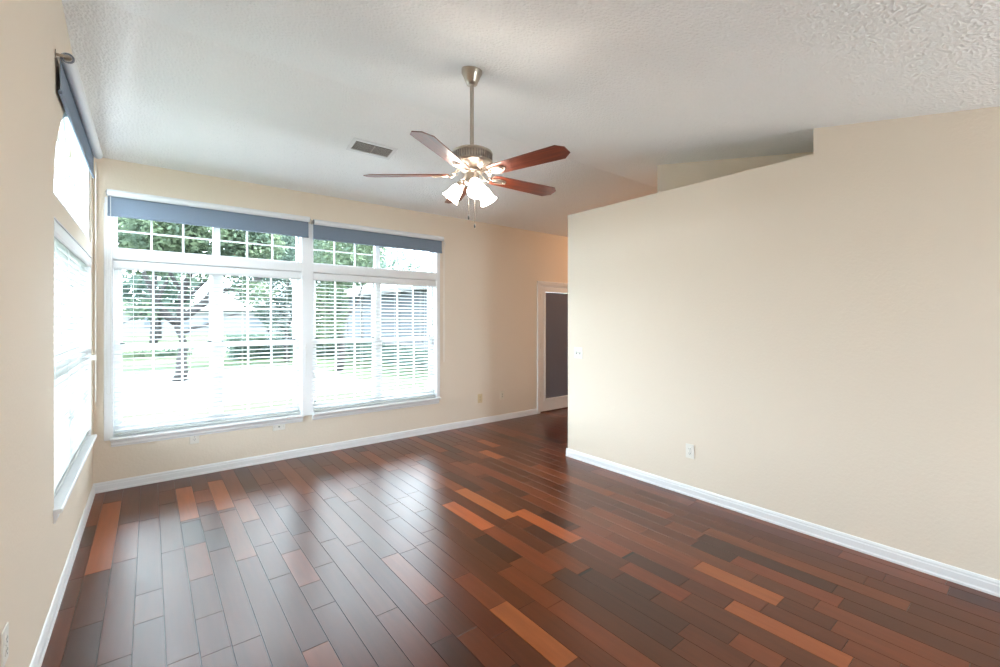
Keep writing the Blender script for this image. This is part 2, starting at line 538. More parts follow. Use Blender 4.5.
base('baseboard_back', (XL, YB, 0), (DX0 - 0.062, YB, 0), (0, -1, 0))
base('baseboard_left', (XL, YF, 0), (XL, YB - 0.016, 0), (1, 0, 0))
base('baseboard_right', (XR, YF, 0), (XR, WALL_END + 0.016, 0), (-1, 0, 0))
base('baseboard_return', (XR, WALL_END, 0), (XH, WALL_END, 0), (0, 1, 0))
base('baseboard_hall', (DX1 + 0.062, YB, 0), (XH, YB, 0), (0, -1, 0))


# ------------------------------------------------------------------ windows
def window_unit(name, M, w, zs, zv, zt0, zt1, arched=None):
    """built in local space: x along the wall from 0 to w, y outwards (0 = wall face), z up"""
    root = empty(name)
    root['kind'] = 'structure'

    def fin(nm, bm, material, parent=root, bevel=0.0, smooth=False):
        bmesh.ops.transform(bm, matrix=M, verts=bm.verts)
        return obj(nm, bm, material, parent, smooth, bevel)
    Y0, Y1 = 0.085, 0.145
    bm = bmesh.new()
    t_ = 0.005
    box(bm, 0, t_, 0.0, Y0, zs, zv); box(bm, w - t_, w, 0.0, Y0, zs, zv)
    box(bm, t_, w - t_, 0.0, Y0, zv - t_, zv)
    if not arched:
        box(bm, 0, t_, 0.0, Y0, zt0, zt1); box(bm, w - t_, w, 0.0, Y0, zt0, zt1)
        box(bm, t_, w - t_, 0.0, Y0, zt0, zt0 + t_); box(bm, t_, w - t_, 0.0, Y0, zt1 - t_, zt1)
    fin('jamb_liner', bm, 'trim_white')
    # outer frame of the lower pair and the middle mullion
    bm = bmesh.new()
    fw = 0.035
    box(bm, 0, fw, Y0, Y1, zs, zv); box(bm, w - fw, w, Y0, Y1, zs, zv)
    box(bm, fw, w - fw, Y0, Y1, zv - fw, zv); box(bm, fw, w - fw, Y0, Y1, zs, zs + 0.03)
    fin('window_frame', bm, 'trim_white')
    bm = bmesh.new()
    box(bm, w / 2 - 0.032, w / 2 + 0.032, Y0 - 0.01, Y1, zs + 0.03, zv - fw)
    fin('mullion', bm, 'trim_white')
    zm = 1.235
    for side in (0, 1):
        xa = fw if side == 0 else w / 2 + 0.032
        xb = w / 2 - 0.032 if side == 0 else w - fw
        for low in (1, 0):
            z0, z1 = (zs + 0.03, zm + 0.022) if low else (zm - 0.022, zv - fw)
            ya, yb_ = (Y0 + 0.004, Y0 + 0.028) if low else (Y0 + 0.030, Y0 + 0.054)
            st = 0.026
            bm = bmesh.new()
            box(bm, xa, xa + st, ya, yb_, z0, z1); box(bm, xb - st, xb, ya, yb_, z0, z1)
            box(bm, xa + st, xb - st, ya, yb_, z0, z0 + (0.05 if low else 0.044)); box(bm, xa + st, xb - st, ya, yb_, z1 - 0.044, z1)
            sash = fin('sash', bm, 'trim_white')
            bm = bmesh.new()
            ym = (ya + yb_) / 2
            for k in (1, 2):
                xm = xa + st + (xb - xa - 2 * st) * k / 3
                box(bm, xm - 0.008, xm + 0.008, ym - 0.008, ym + 0.004, z0 + 0.044, z1 - 0.044)
            zh = (z0 + z1) / 2
            box(bm, xa + st, xb - st, ym - 0.0075, ym + 0.0035, zh - 0.008, zh + 0.008)
            fin('muntins', bm, 'trim_white', sash)
            bm = bmesh.new()
            box(bm, xa + st - 0.004, xb - st + 0.004, ym + 0.004, ym + 0.008, z0 + 0.04, z1 - 0.04)
            fin('glass_pane', bm, 'window_glass', sash)
            if low:
                for q in (xa + 0.012, xb - 0.045):
                    bm = bmesh.new()
                    box(bm, q, q + 0.034, ya - 0.004, ya + 0.02, zm + 0.022, zm + 0.034)
                    lt = fin('sash_latch', bm, 'latch_black', sash)
                    lt['label'] = 'small dark sash latch'
    # transom
    if not arched:
        bm = bmesh.new()
        f2 = 0.028
        box(bm, 0, f2, Y0, Y1, zt0, zt1); box(bm, w - f2, w, Y0, Y1, zt0, zt1)
        box(bm, f2, w - f2, Y0, Y1, zt0, zt0 + 0.02); box(bm, f2, w - f2, Y0, Y1, zt1 - f2, zt1)
        box(bm, w / 2 - 0.03, w / 2 + 0.03, Y0, Y1, zt0 + 0.02, zt1 - f2)
        fin('transom_frame', bm, 'trim_white')
        for side in (0, 1):
            xa = f2 if side == 0 else w / 2 + 0.03
            xb = w / 2 - 0.03 if side == 0 else w - f2
            bm = bmesh.new()
            for k in (1, 2):
                xm = xa + (xb - xa) * k / 3
                box(bm, xm - 0.008, xm + 0.008, Y0 + 0.02, Y0 + 0.034, zt0 + 0.02, zt1 - f2)
            box(bm, xa, xb, Y0 + 0.0205, Y0 + 0.0335, 2.262, 2.276)
            mt = fin('muntins', bm, 'trim_white')
            bm = bmesh.new()
            box(bm, xa - 0.003, xb + 0.003, Y0 + 0.036, Y0 + 0.040, zt0 + 0.017, zt1 - f2 + 0.003)
            fin('glass_pane', bm, 'window_glass', mt)
    else:
        la, lb, z0 = arched
        Y0, Y1 = 0.012, 0.072
        cx = w / 2
        pt = lambda s, a: (cx + (la - s) * math.cos(a), z0 + (lb - s) * math.sin(a))
        ring_o = [(w, z0), (w, z0 + lb)] + [pt(0, math.pi * (0.5 + 0.5 * i / 18)) for i in range(19)]
        ring_i = [(w - 0.04, z0), (w - 0.04, z0 + lb - 0.04)] + [pt(0.04, math.pi * (0.5 + 0.5 * i / 18)) for i in range(19)]
        bm = bmesh.new()
        vv = []
        for (xo, zo), (xi, zi) in zip(ring_o, ring_i):
            zi = max(zi, z0 + 0.0)
            vv.append([bm.verts.new((xo, Y0, zo)), bm.verts.new((xi, Y0, zi)), bm.verts.new((xi, Y1, zi)), bm.verts.new((xo, Y1, zo))])
        for a, b_ in zip(vv, vv[1:]):
            for k in range(4):
                j = (k + 1) % 4
                bm.faces.new((a[k], a[j], b_[j], b_[k]))
        box(bm, 0.04, w - 0.04, Y0, Y1, z0, z0 + 0.03)
        fin('arched_frame', bm, 'trim_white')
        bm = bmesh.new()
        for s_ in (0.40,):
            pts = [(cx + la * s_ * math.cos(R(a)), Y0 + 0.02, z0 + 0.03 + lb * s_ * math.sin(R(a))) for a in range(90, 181, 10)]
            pts.insert(0, (w - 0.04, Y0 + 0.02, z0 + 0.03 + lb * s_))
            tube(bm, pts, 0.006, 6)
            for x in (0.58, 0.79):
                tube(bm, [(w * x, Y0 + 0.02, z0 + 0.03), (w * x, Y0 + 0.02, z0 + lb - 0.03)], 0.006, 6)
        for a in (112, 135, 158):
            a = R(a)
            tube(bm, [(cx + la * 0.40 * math.cos(a), Y0 + 0.02, z0 + 0.03 + lb * 0.40 * math.sin(a)), (cx + (la - 0.03) * math.cos(a), Y0 + 0.02, z0 + (lb - 0.03) * math.sin(a))], 0.006, 6)
        mt = fin('muntins', bm, 'trim_white')
        bm = bmesh.new()
        f1 = [bm.verts.new((x, Y0 + 0.034, z)) for x, z in ring_i]
        bm.faces.new(f1)
        r = bmesh.ops.extrude_face_region(bm, geom=bm.faces[:])
        bmesh.ops.translate(bm, vec=(0, 0.004, 0), verts=[g for g in r['geom'] if isinstance(g, bmesh.types.BMVert)])
        fin('glass_pane', bm, 'window_glass', mt)
    return root, fin


Mb = lambda x: Matrix.Translation((x, YB, 0))
wins = []
for i, (wn, (xa, xb)) in enumerate((('window_1', W1), ('window_2', W2))):
    root, fin = window_unit(wn, Mb(xa), xb - xa, ZS, ZV, ZT0, ZT1)
    w = xb - xa
    # stool, apron, jamb liners
    bm = bmesh.new()
    prism(bm, [(-0.085, 0.0), (0.050, 0.0), (0.055, -0.006), (0.055, -0.016), (0.050, -0.022), (0.0005, -0.022), (0.0005, -0.001), (-0.085, -0.001)],
          (-0.012 if i == 0 else -0.004, 0, ZS + 0.001), (w + 0.012 if i == 0 else w + 0.036, 0, ZS + 0.001), (0, -1, 0))
    fin('window_sill', bm, 'trim_white')
    bm = bmesh.new()
    prism(bm, [(0.0005, 0), (0.030, 0), (0.030, -0.010), (0.020, -0.016), (0.018, -0.040), (0.012, -0.046), (0.010, -0.058), (0.0005, -0.060)],
          (-0.008, 0, ZS - 0.0215), (w + 0.008 if i == 0 else w + 0.028, 0, ZS - 0.0215), (0, -1, 0))
    fin('apron', bm, 'trim_white')
# white boards round and between the two windows; leftmost strip imitates glow on the wall
bm = bmesh.new()
cy0 = YB - 0.010
box(bm, W1[1], W2[0], cy0, YB + 0.001, ZS - 0.02, ZT1 + 0.01)
box(bm, W1[0] - 0.055, W1[0], cy0, YB + 0.001, ZS - 0.02, ZT1 + 0.01)
box(bm, W2[1], W2[1] + 0.045, cy0, YB + 0.001, ZS + 0.001, ZT1 + 0.01)
box(bm, W1[0], W1[1], cy0 + 0.001, YB + 0.001, ZV, ZT0)
box(bm, W2[0], W2[1], cy0 + 0.001, YB + 0.001, ZV, ZT0)
box(bm, W1[0] - 0.05, W2[1] + 0.045, cy0, YB + 0.001, ZT1, ZT1 + 0.06)
struct('trim_2', bm, 'trim_white', bevel=0.002)

Ml = Matrix(((0, -1, 0, XL), (1, 0, 0, L0), (0, 0, 1, 0), (0, 0, 0, 1)))
root3, fin3 = window_unit('window_3', Ml, L1 - L0, LZ0, LZ1, 0, 0, arched=(LA, LB, LA0))
bm = bmesh.new()
prism(bm, [(-0.085, 0.0), (0.028, 0.0), (0.034, -0.006), (0.034, -0.018), (0.028, -0.024), (0.0005, -0.024), (0.0005, -0.001), (-0.085, -0.001)],
      (-0.03, 0, LZ0 + 0.001), (L1 - L0 + 0.03, 0, LZ0 + 0.001), (0, -1, 0))
fin3('window_sill', bm, 'trim_white')
bm = bmesh.new()
prism(bm, [(0.0005, 0), (0.016, 0), (0.014, -0.03), (0.008, -0.045), (0.0005, -0.048)], (-0.02, 0, LZ0 - 0.0235), (L1 - L0 + 0.02, 0, LZ0 - 0.0235), (0, -1, 0))
fin3('apron', bm, 'trim_white')


# ------------------------------------------------------------------ blinds
def blind(M, w, ztop, zbot, label, tilt, wand_x, marks=()):
    root = empty('window_blind')
    tag(root, label, 'blind')

    def fin(nm, bm, material, parent=root, bevel=0.0, smooth=False):
        bmesh.ops.transform(bm, matrix=M, verts=bm.verts)
        return obj(nm, bm, material, parent, smooth, bevel)
    g = 0.006
    yc = 0.040
    bm = bmesh.new()
    prism(bm, [(0.0, 0.0), (0.010, -0.006), (0.012, -0.018), (0.012, -0.060), (0.008, -0.074), (0.0, -0.080)], (g, 0.010, ztop - 0.010), (w - g, 0.010, ztop - 0.010), (0, -1, 0))
    fin('valance', bm, 'trim_white', bevel=0.001)
    bm = bmesh.new()
    box(bm, g, w - g, 0.014, 0.066, ztop - 0.052, ztop - 0.008)
    fin('head_rail', bm, 'slat_white')
    bm = bmesh.new()
    pitch = 0.0415
    z = ztop - 0.085
    zs_ = []
    while z > zbot + 0.045:
        zs_.append(z)
        z -= pitch
    hw = 0.0245
    for z in zs_:
        dz = math.sin(R(tilt)) * hw
        dy = math.cos(R(tilt)) * hw
        # slightly crowned slat: three strips thick 2.4 mm
        yy = [yc - dy, yc - dy * 0.4, yc + dy * 0.4, yc + dy]
        zz = [z - dz, z - dz * 0.4 + 0.0014, z + dz * 0.4 + 0.0014, z + dz]
        a = [[bm.verts.new((x, y_, z_)) for y_, z_ in zip(yy, zz)] for x in (g + 0.004, w - g - 0.004)]
        b_ = [[bm.verts.new((x, y_, z_ - 0.0026)) for y_, z_ in zip(yy, zz)] for x in (g + 0.004, w - g - 0.004)]
        for k in range(3):
            bm.faces.new((a[0][k], a[1][k], a[1][k + 1], a[0][k + 1]))
            bm.faces.new((b_[0][k], b_[0][k + 1], b_[1][k + 1], b_[1][k]))
            for e in (0, 1):
                bm.faces.new((a[e][k], a[e][k + 1], b_[e][k + 1], b_[e][k]))
        for k in (0, 3):
            bm.faces.new((a[0][k], b_[0][k], b_[1][k], a[1][k]))
    fin('slats', bm, 'slat_white')
    bm = bmesh.new()
    box(bm, g + 0.004, w - g - 0.004, yc - 0.026, yc + 0.026, zbot + 0.004, zbot + 0.022)
    fin('bottom_rail', bm, 'slat_white', bevel=0.003)
    for fx in (0.09, 0.36, 0.64, 0.91):
        bm = bmesh.new()
        for y_ in (yc - 0.027, yc + 0.027):
            tube(bm, [(w * fx, y_, ztop - 0.05), (w * fx, y_, zbot + 0.02)], 0.0011, 5)
        for z in zs_:
            box(bm, w * fx - 0.0007, w * fx + 0.0007, yc - 0.027, yc + 0.027, z - 0.0042, z - 0.0032)
        fin('ladder_cord', bm, 'cord_white')
    if wand_x is not None:
        bm = bmesh.new()
        tube(bm, [(wand_x, 0.004, ztop - 0.07), (wand_x + 0.002, 0.001, ztop - 0.75)], 0.0035, 6)
        lathe(bm, [(0.0035, 0), (0.006, 0.02), (0.006, 0.08), (0.003, 0.09)], 8, Matrix.Translation((wand_x + 0.002, 0.001, ztop - 0.84)), True, True)
        fin('tilt_wand', bm, 'plastic_white')
    return root


blind(Mb(W1[0]), W1[1] - W1[0], ZV, ZS + 0.006, 'white wooden venetian blind with open slats in the wide left window of the back wall', 6, None)
blind(Mb(W2[0]), W2[1] - W2[0], ZV, ZS + 0.006, 'white wooden venetian blind in the right window of the back wall, nearer the door', 9, None)
blind(Ml, L1 - L0, LZ1, LZ0 + 0.006, 'white venetian blind in the arched window of the left wall', 10, None)


# ------------------------------------------------------------------ roller shades
def roller_shade(M, w, zroll, zhem, label, off, rr=0.027, fab_gap=0.006):
    """roll in front, cloth dropping from its wall side; y negative is into the room"""
    root = empty('roller_shade')
    tag(root, label, 'roller shade')

    def fin(nm, bm, material, parent=root, bevel=0.0, smooth=False):
        bmesh.ops.transform(bm, matrix=M, verts=bm.verts)
        return obj(nm, bm, material, parent, smooth, bevel)
    yr = -off
    Mx = Matrix.Translation((0, yr, zroll)) @ Matrix.Rotation(R(90), 4, 'Y')
    bm = bmesh.new()
    prof_ = [(rr * 0.55, 0.012), (rr, 0.012), (rr, w - 0.012), (rr * 0.55, w - 0.012)]
    lathe(bm, prof_, 28, Mx)
    fin('shade_roll', bm, 'roller_white', smooth=False)
    bm = bmesh.new()
    lathe(bm, [(rr * 0.52, 0.010), (rr * 0.52, w - 0.010)], 16, Mx, True, True)
    fin('roller_tube', bm, 'nickel')
    for x in (0.012, w - 0.012):
        bm = bmesh.new()      # spiral of wound cloth at the roll's end
        e = -0.0012 if x < 0.1 else 0.0012
        pts = []
        for k in range(60):
            a = k * 0.33
            r_ = rr * (0.62 + 0.32 * k / 59)
            pts.append((x + e, yr + r_ * math.cos(a), zroll + r_ * math.sin(a)))
        tube(bm, pts, 0.0012, 5)
        fin('wound_edge', bm, 'shade_fabric')
    yf = yr + rr - 0.001      # cloth drops on the wall side
    bm = bmesh.new()
    box(bm, 0.014, w - 0.014, yf - 0.0008, yf + 0.0008, zhem + 0.010, zroll)
    fin('shade_cloth', bm, 'shade_fabric')
    bm = bmesh.new()
    lathe(bm, [(0.0085, 0.013), (0.0085, w - 0.013)], 10, Matrix.Translation((0, yf, zhem + 0.008)) @ Matrix.Rotation(R(90), 4, 'Y') @ Matrix.Scale(1.4, 4, (1, 0, 0)), True, True)
    fin('hem_bar', bm, 'shade_fabric', smooth=False)
    for x in (0.0, w - 0.003):
        bm = bmesh.new()
        box(bm, x, x + 0.003, yr - rr * 0.25, 0.0, zroll - 0.006, zroll + 0.008)
        box(bm, x - 0.006 if x > 0.1 else x, x + 0.003 if x > 0.1 else x + 0.009, -0.003, 0.0, zroll - 0.022, zroll + 0.026)
        fin('bracket', bm, 'nickel')
    return root, fin


def chain(fin, x, y, ztop, zlow, half=0.008, ax=0):
    bm = bmesh.new()
    pts = []
    for k in range(13):
        a = math.pi * k / 12
        pts.append((half * math.cos(a), zlow + half - half * math.sin(a)))
    loop = [(half, ztop)] + [(half + 0.0015 * math.sin(q * 2.1), ztop + (zlow - ztop) * q / 5) for q in range(1, 5)] + pts + [(-half, ztop)]
    p3 = [(x + u, y, z) if ax == 0 else (x, y + u, z) for u, z in loop]
    tube(bm, p3, 0.0019, 5)
    return fin('pull_chain', bm, 'cord_white')


OFF = 0.045
r1, f1 = roller_shade(Matrix.Translation((-0.298, cy0, 0)), 1.662, 2.563, 2.372, 'blue-grey roller shade with a white roll above the wide left window of the back wall', OFF, 0.029)
chain(f1, 0.022, -0.035, 2.55, 0.84, 0.012)
r2, f2 = roller_shade(Matrix.Translation((1.386, cy0, 0)), 1.655, 2.545, 2.362, 'blue-grey roller shade above the right back window, ending nearest the door', OFF, 0.029)
chain(f2, 1.668, -0.030, 2.53, 0.92, 0.007)
bm = bmesh.new()
tube(bm, [(1.655, -0.03, 2.505), (1.675, -0.03, 2.50), (1.685, -0.03, 2.485), (1.680, -0.03, 2.47)], 0.008, 8)
f2('chain_guide', bm, 'plastic_white')
# corner wand with a small cord weight on the post between the windows
bm = bmesh.new()
tube(bm, [(-0.062, -0.004, 1.185), (-0.068, -0.005, 1.14), (-0.050, -0.006, 1.22), (-0.058, -0.004, 0.86)], 0.0016, 5)
f2('slack_cord', bm, 'cord_white')
Mls = Matrix(((0, -1, 0, XL + 0.001), (1, 0, 0, 3.15), (0, 0, 1, 0), (0, 0, 0, 1)))
r3, f3 = roller_shade(Mls, 1.73, 2.82, 2.63, 'blue-grey roller shade with a white roll high above the arched left window', OFF, 0.029)
chain(f3, 1.752, -0.028, 2.77, 0.80, 0.010)
bm = bmesh.new()
box(bm, 1.738, 1.766, -0.034, 0.0, 1.145, 1.19)
f3('chain_clip', bm, 'plastic_white', bevel=0.004)


# ------------------------------------------------------------------ door in the back wall
door = empty('door_1')
door['kind'] = 'structure'
bm = bmesh.new()
cw = 0.060
cp = [(0, 0), (0.010, 0), (0.014, 0.006), (0.014, 0.030), (0.018, 0.040), (0.018, 0.054), (0.012, 0.060), (0, 0.060)]
prism(bm, [(o_, -h) for o_, h in cp], (DX0, YB, 0), (DX0, YB, DZ + cw), (0, -1, 0), Vector((1, 0, 0)))
prism(bm, [(o_, h) for o_, h in cp], (DX1, YB, 0), (DX1, YB, DZ + cw), (0, -1, 0), Vector((1, 0, 0)))
prism(bm, cp, (DX0 - cw, YB, DZ), (DX1 + cw, YB, DZ), (0, -1, 0))
obj('door_casing', bm, 'trim_white', door)
bm = bmesh.new()
box(bm, DX0, DX0 + 0.018, YB, YB + T, 0, DZ); box(bm, DX1 - 0.018, DX1, YB, YB + T, 0, DZ); box(bm, DX0 + 0.018, DX1 - 0.018, YB, YB + T, DZ - 0.018, DZ)
obj('door_jamb', bm, 'trim_white', door)
bm = bmesh.new()
sx0, sx1, sz0, sz1 = DX0 + 0.021, DX1 - 0.021, 0.0195, DZ - 0.022
gx0, gx1, gz0, gz1 = 4.975, DX1 - 0.12, 0.215, 1.925
slab = plate(rect(sx0, sx1, sz0, sz1), [rect(gx0, gx1, gz0, gz1)], lambda a, b_: (a, YB + 0.012, b_), (0, 0.042, 0))
leaf = obj('door_leaf', slab, 'trim_white', door, bevel=0.002)
bm = bmesh.new()
lp = 0.028
for y0, y1 in ((YB + 0.004, YB + 0.016),):
    box(bm, gx0 - lp, gx0, y0, y1, gz0 - lp, gz1 + lp); box(bm, gx1, gx1 + lp, y0, y1, gz0 - lp, gz1 + lp)
    box(bm, gx0, gx1, y0, y1, gz0 - lp, gz0); box(bm, gx0, gx1, y0, y1, gz1, gz1 + lp)
obj('glass_bead', bm, 'trim_white', leaf, bevel=0.003)
bm = bmesh.new()
box(bm, gx0 - 0.004, gx1 + 0.004, YB + 0.030, YB + 0.036, gz0 - 0.004, gz1 + 0.004)
obj('glass_pane', bm, 'window_glass', leaf)
bm = bmesh.new()
nseg = 30
ca, cb = [], []
for i in range(nseg + 1):
    x = gx0 + 0.003 + (gx1 - gx0 - 0.006) * i / nseg
    wv = 0.0022 * math.sin(i * 1.3)
    for lst, dy in ((ca, 0), (cb, 0.0015)):
        lst.append((bm.verts.new((x, YB + 0.022 + dy + wv * 0.4, gz0 - 0.001 + wv * 0.3)), bm.verts.new((x, YB + 0.022 + dy + wv * 0.2, gz1 - 0.003))))
for lst in (ca, cb):
    for a, b_ in zip(lst, lst[1:]):
        bm.faces.new((a[0], b_[0], b_[1], a[1]))
o = obj('door_shade', bm, 'door_fabric', leaf, smooth=True)
o['label'] = 'dark slate blue cloth covering the door glass'
for z in (0.25, 1.02, 1.80):
    bm = bmesh.new()
    lathe(bm, [(0.006, 0), (0.006, 0.09)], 10, Matrix.Translation((DX0 + 0.018, YB + 0.006, z)), True, True)
    box(bm, DX0 + 0.006, DX0 + 0.030, YB + 0.0085, YB + 0.0115, z, z + 0.09)
    obj('hinge', bm, 'nickel', leaf)
bm = bmesh.new()
hx = DX1 - 0.075
lathe(bm, [(0.030, 0), (0.030, 0.006), (0.012, 0.012), (0.012, 0.030), (0.026, 0.042), (0.028, 0.056), (0.018, 0.066)], 20, Matrix.Translation((hx, YB + 0.012, 0.95)) @ Matrix.Rotation(R(90), 4, 'X'), True, True)
obj('door_handle', bm, 'nickel', leaf, smooth=True)
bm = bmesh.new()
box(bm, DX0 + 0.018, DX1 - 0.018, YB - 0.004, YB + T, 0.0, 0.018)
obj('threshold', bm, 'threshold', door, bevel=0.004)


# ------------------------------------------------------------------ outlets and switches
def wall_plate(nm, loc, rz, label, cat, material, kind, w=0.074, h=0.118):
    """local: x along the wall, y = 0 the wall, -y into the room"""
    root = empty(nm, loc, rz)
    tag(root, label, cat)
    bm = bmesh.new()
    box(bm, -w / 2, w / 2, -0.006, 0, -h / 2, h / 2)
    obj('cover_plate', bm, material, root, bevel=0.0025)
    if kind == 'duplex':
        for s_ in (-1, 1):
            bm = bmesh.new()
            lathe(bm, [(0.0165, 0), (0.0165, 0.003)], 20, Matrix.Translation((0, -0.0055, s_ * 0.0195)) @ Matrix.Rotation(R(90), 4, 'X'), True, True)
            sk = obj('socket', bm, material, root)
            bm = bmesh.new()
            for x in (-0.0065, 0.0065):
                box(bm, x - 0.0014, x + 0.0014, -0.0090, -0.0083, s_ * 0.0195 - 0.001, s_ * 0.0195 + 0.008)
            lathe(bm, [(0.0026, 0), (0.0026, 0.0008)], 10, Matrix.Translation((0, -0.0083, s_ * 0.0195 - 0.0085)) @ Matrix.Rotation(R(90), 4, 'X'), True, True)
            obj('slots', bm, 'slot_dark', sk)
        bm = bmesh.new()
        lathe(bm, [(0.003, 0), (0.003, 0.0012)], 10, Matrix.Translation((0, -0.0055, 0)) @ Matrix.Rotation(R(90), 4, 'X'), True, True)
        obj('screw', bm, 'nickel', root)
    elif kind == 'jack':
        bm = bmesh.new()
        lathe(bm, [(0.0075, 0), (0.0075, 0.004), (0.0048, 0.005), (0.0048, 0.012)], 14, Matrix.Translation((0, -0.0055, 0)) @ Matrix.Rotation(R(90), 4, 'X'), True, True)
        obj('coax_jack', bm, 'slot_dark', root)
        for q in (-1, 1):
            bm = bmesh.new()
            lathe(bm, [(0.0032, 0), (0.0032, 0.0012)], 10, Matrix.Translation((q * 0.042 if w > h else 0, -0.0055, 0 if w > h else q * 0.042)) @ Matrix.Rotation(R(90), 4, 'X'), True, True)
            obj('screw', bm, 'nickel', root)
    elif kind == 'rocker':
        bm = bmesh.new()
        box(bm, -0.0165, 0.0165, -0.0075, -0.0055, -0.033, 0.033)
        obj('socket_face', bm, material, root, bevel=0.001)
        for z in (-0.022, 0.010):
            bm = bmesh.new()
            box(bm, -0.0075, 0.0075, -0.0081, -0.0074, z, z + 0.010)
            obj('socket', bm, 'slot_dark', root)
    elif kind == 'switch':
        for x in (-0.023, 0.023):
            bm = bmesh.new()
            box(bm, x - 0.0055, x + 0.0055, -0.0065, -0.0055, -0.0125, 0.0125)
            sl = obj('toggle_slot', bm, 'slot_dark', root)
            bm = bmesh.new()
            box(bm, x - 0.0042, x + 0.0042, -0.018, -0.0064, 0.0, 0.009)
            obj('toggle', bm, material, sl, bevel=0.001)
    return root


wall_plate('wall_outlet', (0.331, YB - 0.0005, 0.362), 0, 'white duplex outlet on the back wall just under the left window sill', 'outlet', 'plastic_white', 'duplex')
wall_plate('cable_plate', (1.063, YB - 0.0005, 0.354), 0, 'sideways white cable jack plate below the right end of the left sill', 'cable jack', 'plastic_white', 'jack', 0.118, 0.074)
wall_plate('wall_outlet', (3.667, YB - 0.0005, 0.365), 0, 'tan yellowed outlet low on the back wall, between right window and door', 'outlet', 'plastic_tan', 'duplex', 0.08, 0.125)
wall_plate('wall_outlet', (4.068, YB - 0.0005, 0.370), 0, 'pale ivory outlet on the back wall, the one nearest the door', 'outlet', 'plastic_ivory', 'rocker', 0.078, 0.118)
wall_plate('wall_outlet', (XR - 0.0005, 1.905, 0.375), R(-90), 'white duplex outlet low on the plain right wall', 'outlet', 'plastic_white', 'duplex')
wall_plate('light_switch', (XR - 0.0005, 3.135, 1.128), R(-90), 'white double light switch at the near edge end of the right wall', 'light switch', 'plastic_white', 'switch', 0.116, 0.118)
wall_plate('wall_outlet', (XL + 0.0005, 2.150, 0.400), R(90), 'white outlet low on the left wall at the photo\'s bottom left edge', 'outlet', 'plastic_white', 'duplex')

# ------------------------------------------------------------------ ceiling register
slope = -math.atan(SB)
vx, vy = 1.642, 4.008
Mv = Matrix.Translation((vx, vy, ceil_z(vy))) @ Matrix.Rotation(slope, 4, 'X')
vent = empty('ceiling_vent')
tag(vent, 'grey louvred air vent with a white frame on the ceiling left of the fan', 'air vent')
vent.matrix_world = Mv
bm = bmesh.new()
a_, b2, h_ = 0.178, 0.070, 0.010
for x0, x1, y0, y1 in ((-a_ - 0.035, a_ + 0.035, b2, b2 + 0.035), (-a_ - 0.035, a_ + 0.035, -b2 - 0.035, -b2), (-a_ - 0.035, -a_, -b2, b2), (a_, a_ + 0.035, -b2, b2)):
    box(bm, x0, x1, y0, y1, -h_ * 0.7, 0.0)
obj('vent_frame', bm, 'roller_white', vent, bevel=0.002)
bm = bmesh.new()
box(bm, -a_, a_, -b2, b2, -0.0012, -0.0002)
obj('duct_back', bm, 'slot_dark', vent)
bm = bmesh.new()
for k in range(11):
    y = -b2 + 0.0115 + k * 0.0127
    box(bm, -a_, a_, -0.0068, 0.0068, -0.0008, 0.0008, Matrix.Translation((0, y, -0.008)) @ Matrix.Rotation(R(24), 4, 'X'))
box(bm, -0.004, 0.004, -b2, b2, -0.014, -0.011)
obj('louvres', bm, 'vent_grey', vent)

# ------------------------------------------------------------------ ceiling fan
FX, FY = 1.568, 2.257
fan = empty('ceiling_fan', (FX, FY, ceil_z(FY)))
tag(fan, 'five-blade ceiling fan with dark red wood blades and three lit frosted shades', 'ceiling fan')
zc = -ceil_z(FY) + 0.022                       # local z = world z + zc
bm = bmesh.new()
lathe(bm, [(0.064, 0.012), (0.064, -0.020), (0.059, -0.026), (0.059, -0.030), (0.054, -0.038), (0.046, -0.060), (0.038, -0.076), (0.033, -0.090), (0.016, -0.094), (0.0, -0.094)], 36)
obj('canopy', bm, 'nickel', fan, smooth=True)
bm = bmesh.new()
zt = 2.535 + zc
lathe(bm, [(0.0125, -0.09), (0.0125, zt)], 18)
obj('downrod', bm, 'nickel', fan, smooth=True)
bm = bmesh.new()
L = lambda pr: [(r_, z_ + zc) for r_, z_ in pr]
lathe(bm, L([(0.0, 2.535), (0.020, 2.535), (0.022, 2.520), (0.040, 2.516), (0.080, 2.509), (0.110, 2.499), (0.126, 2.490), (0.130, 2.482)]), 48)
lathe(bm, L([(0.130, 2.482), (0.130, 2.476), (0.124, 2.474), (0.124, 2.432), (0.130, 2.430), (0.130, 2.424), (0.118, 2.414), (0.095, 2.402), (0.070, 2.388), (0.050, 2.380), (0.0, 2.378)]), 48)
motor = obj('motor_housing', bm, 'nickel', fan, smooth=True)
bm = bmesh.new()
for k in range(48):
    a = 2 * math.pi * k / 48
    box(bm, 0.1235, 0.1278, -0.0035, 0.0035, 2.4325 + zc, 2.4735 + zc, Matrix.Rotation(a, 4, 'Z'))
obj('vent_ribs', bm, 'nickel_dark', motor)
bm = bmesh.new()
lathe(bm, L([(0.0, 2.380), (0.060, 2.380), (0.064, 2.374), (0.064, 2.366), (0.050, 2.362), (0.046, 2.356), (0.046, 2.318), (0.050, 2.312), (0.050, 2.304), (0.040, 2.292), (0.022, 2.284), (0.012, 2.276), (0.0, 2.274)]), 36)
obj('switch_housing', bm, 'nickel', fan, smooth=True)

ZB = 2.352 + zc


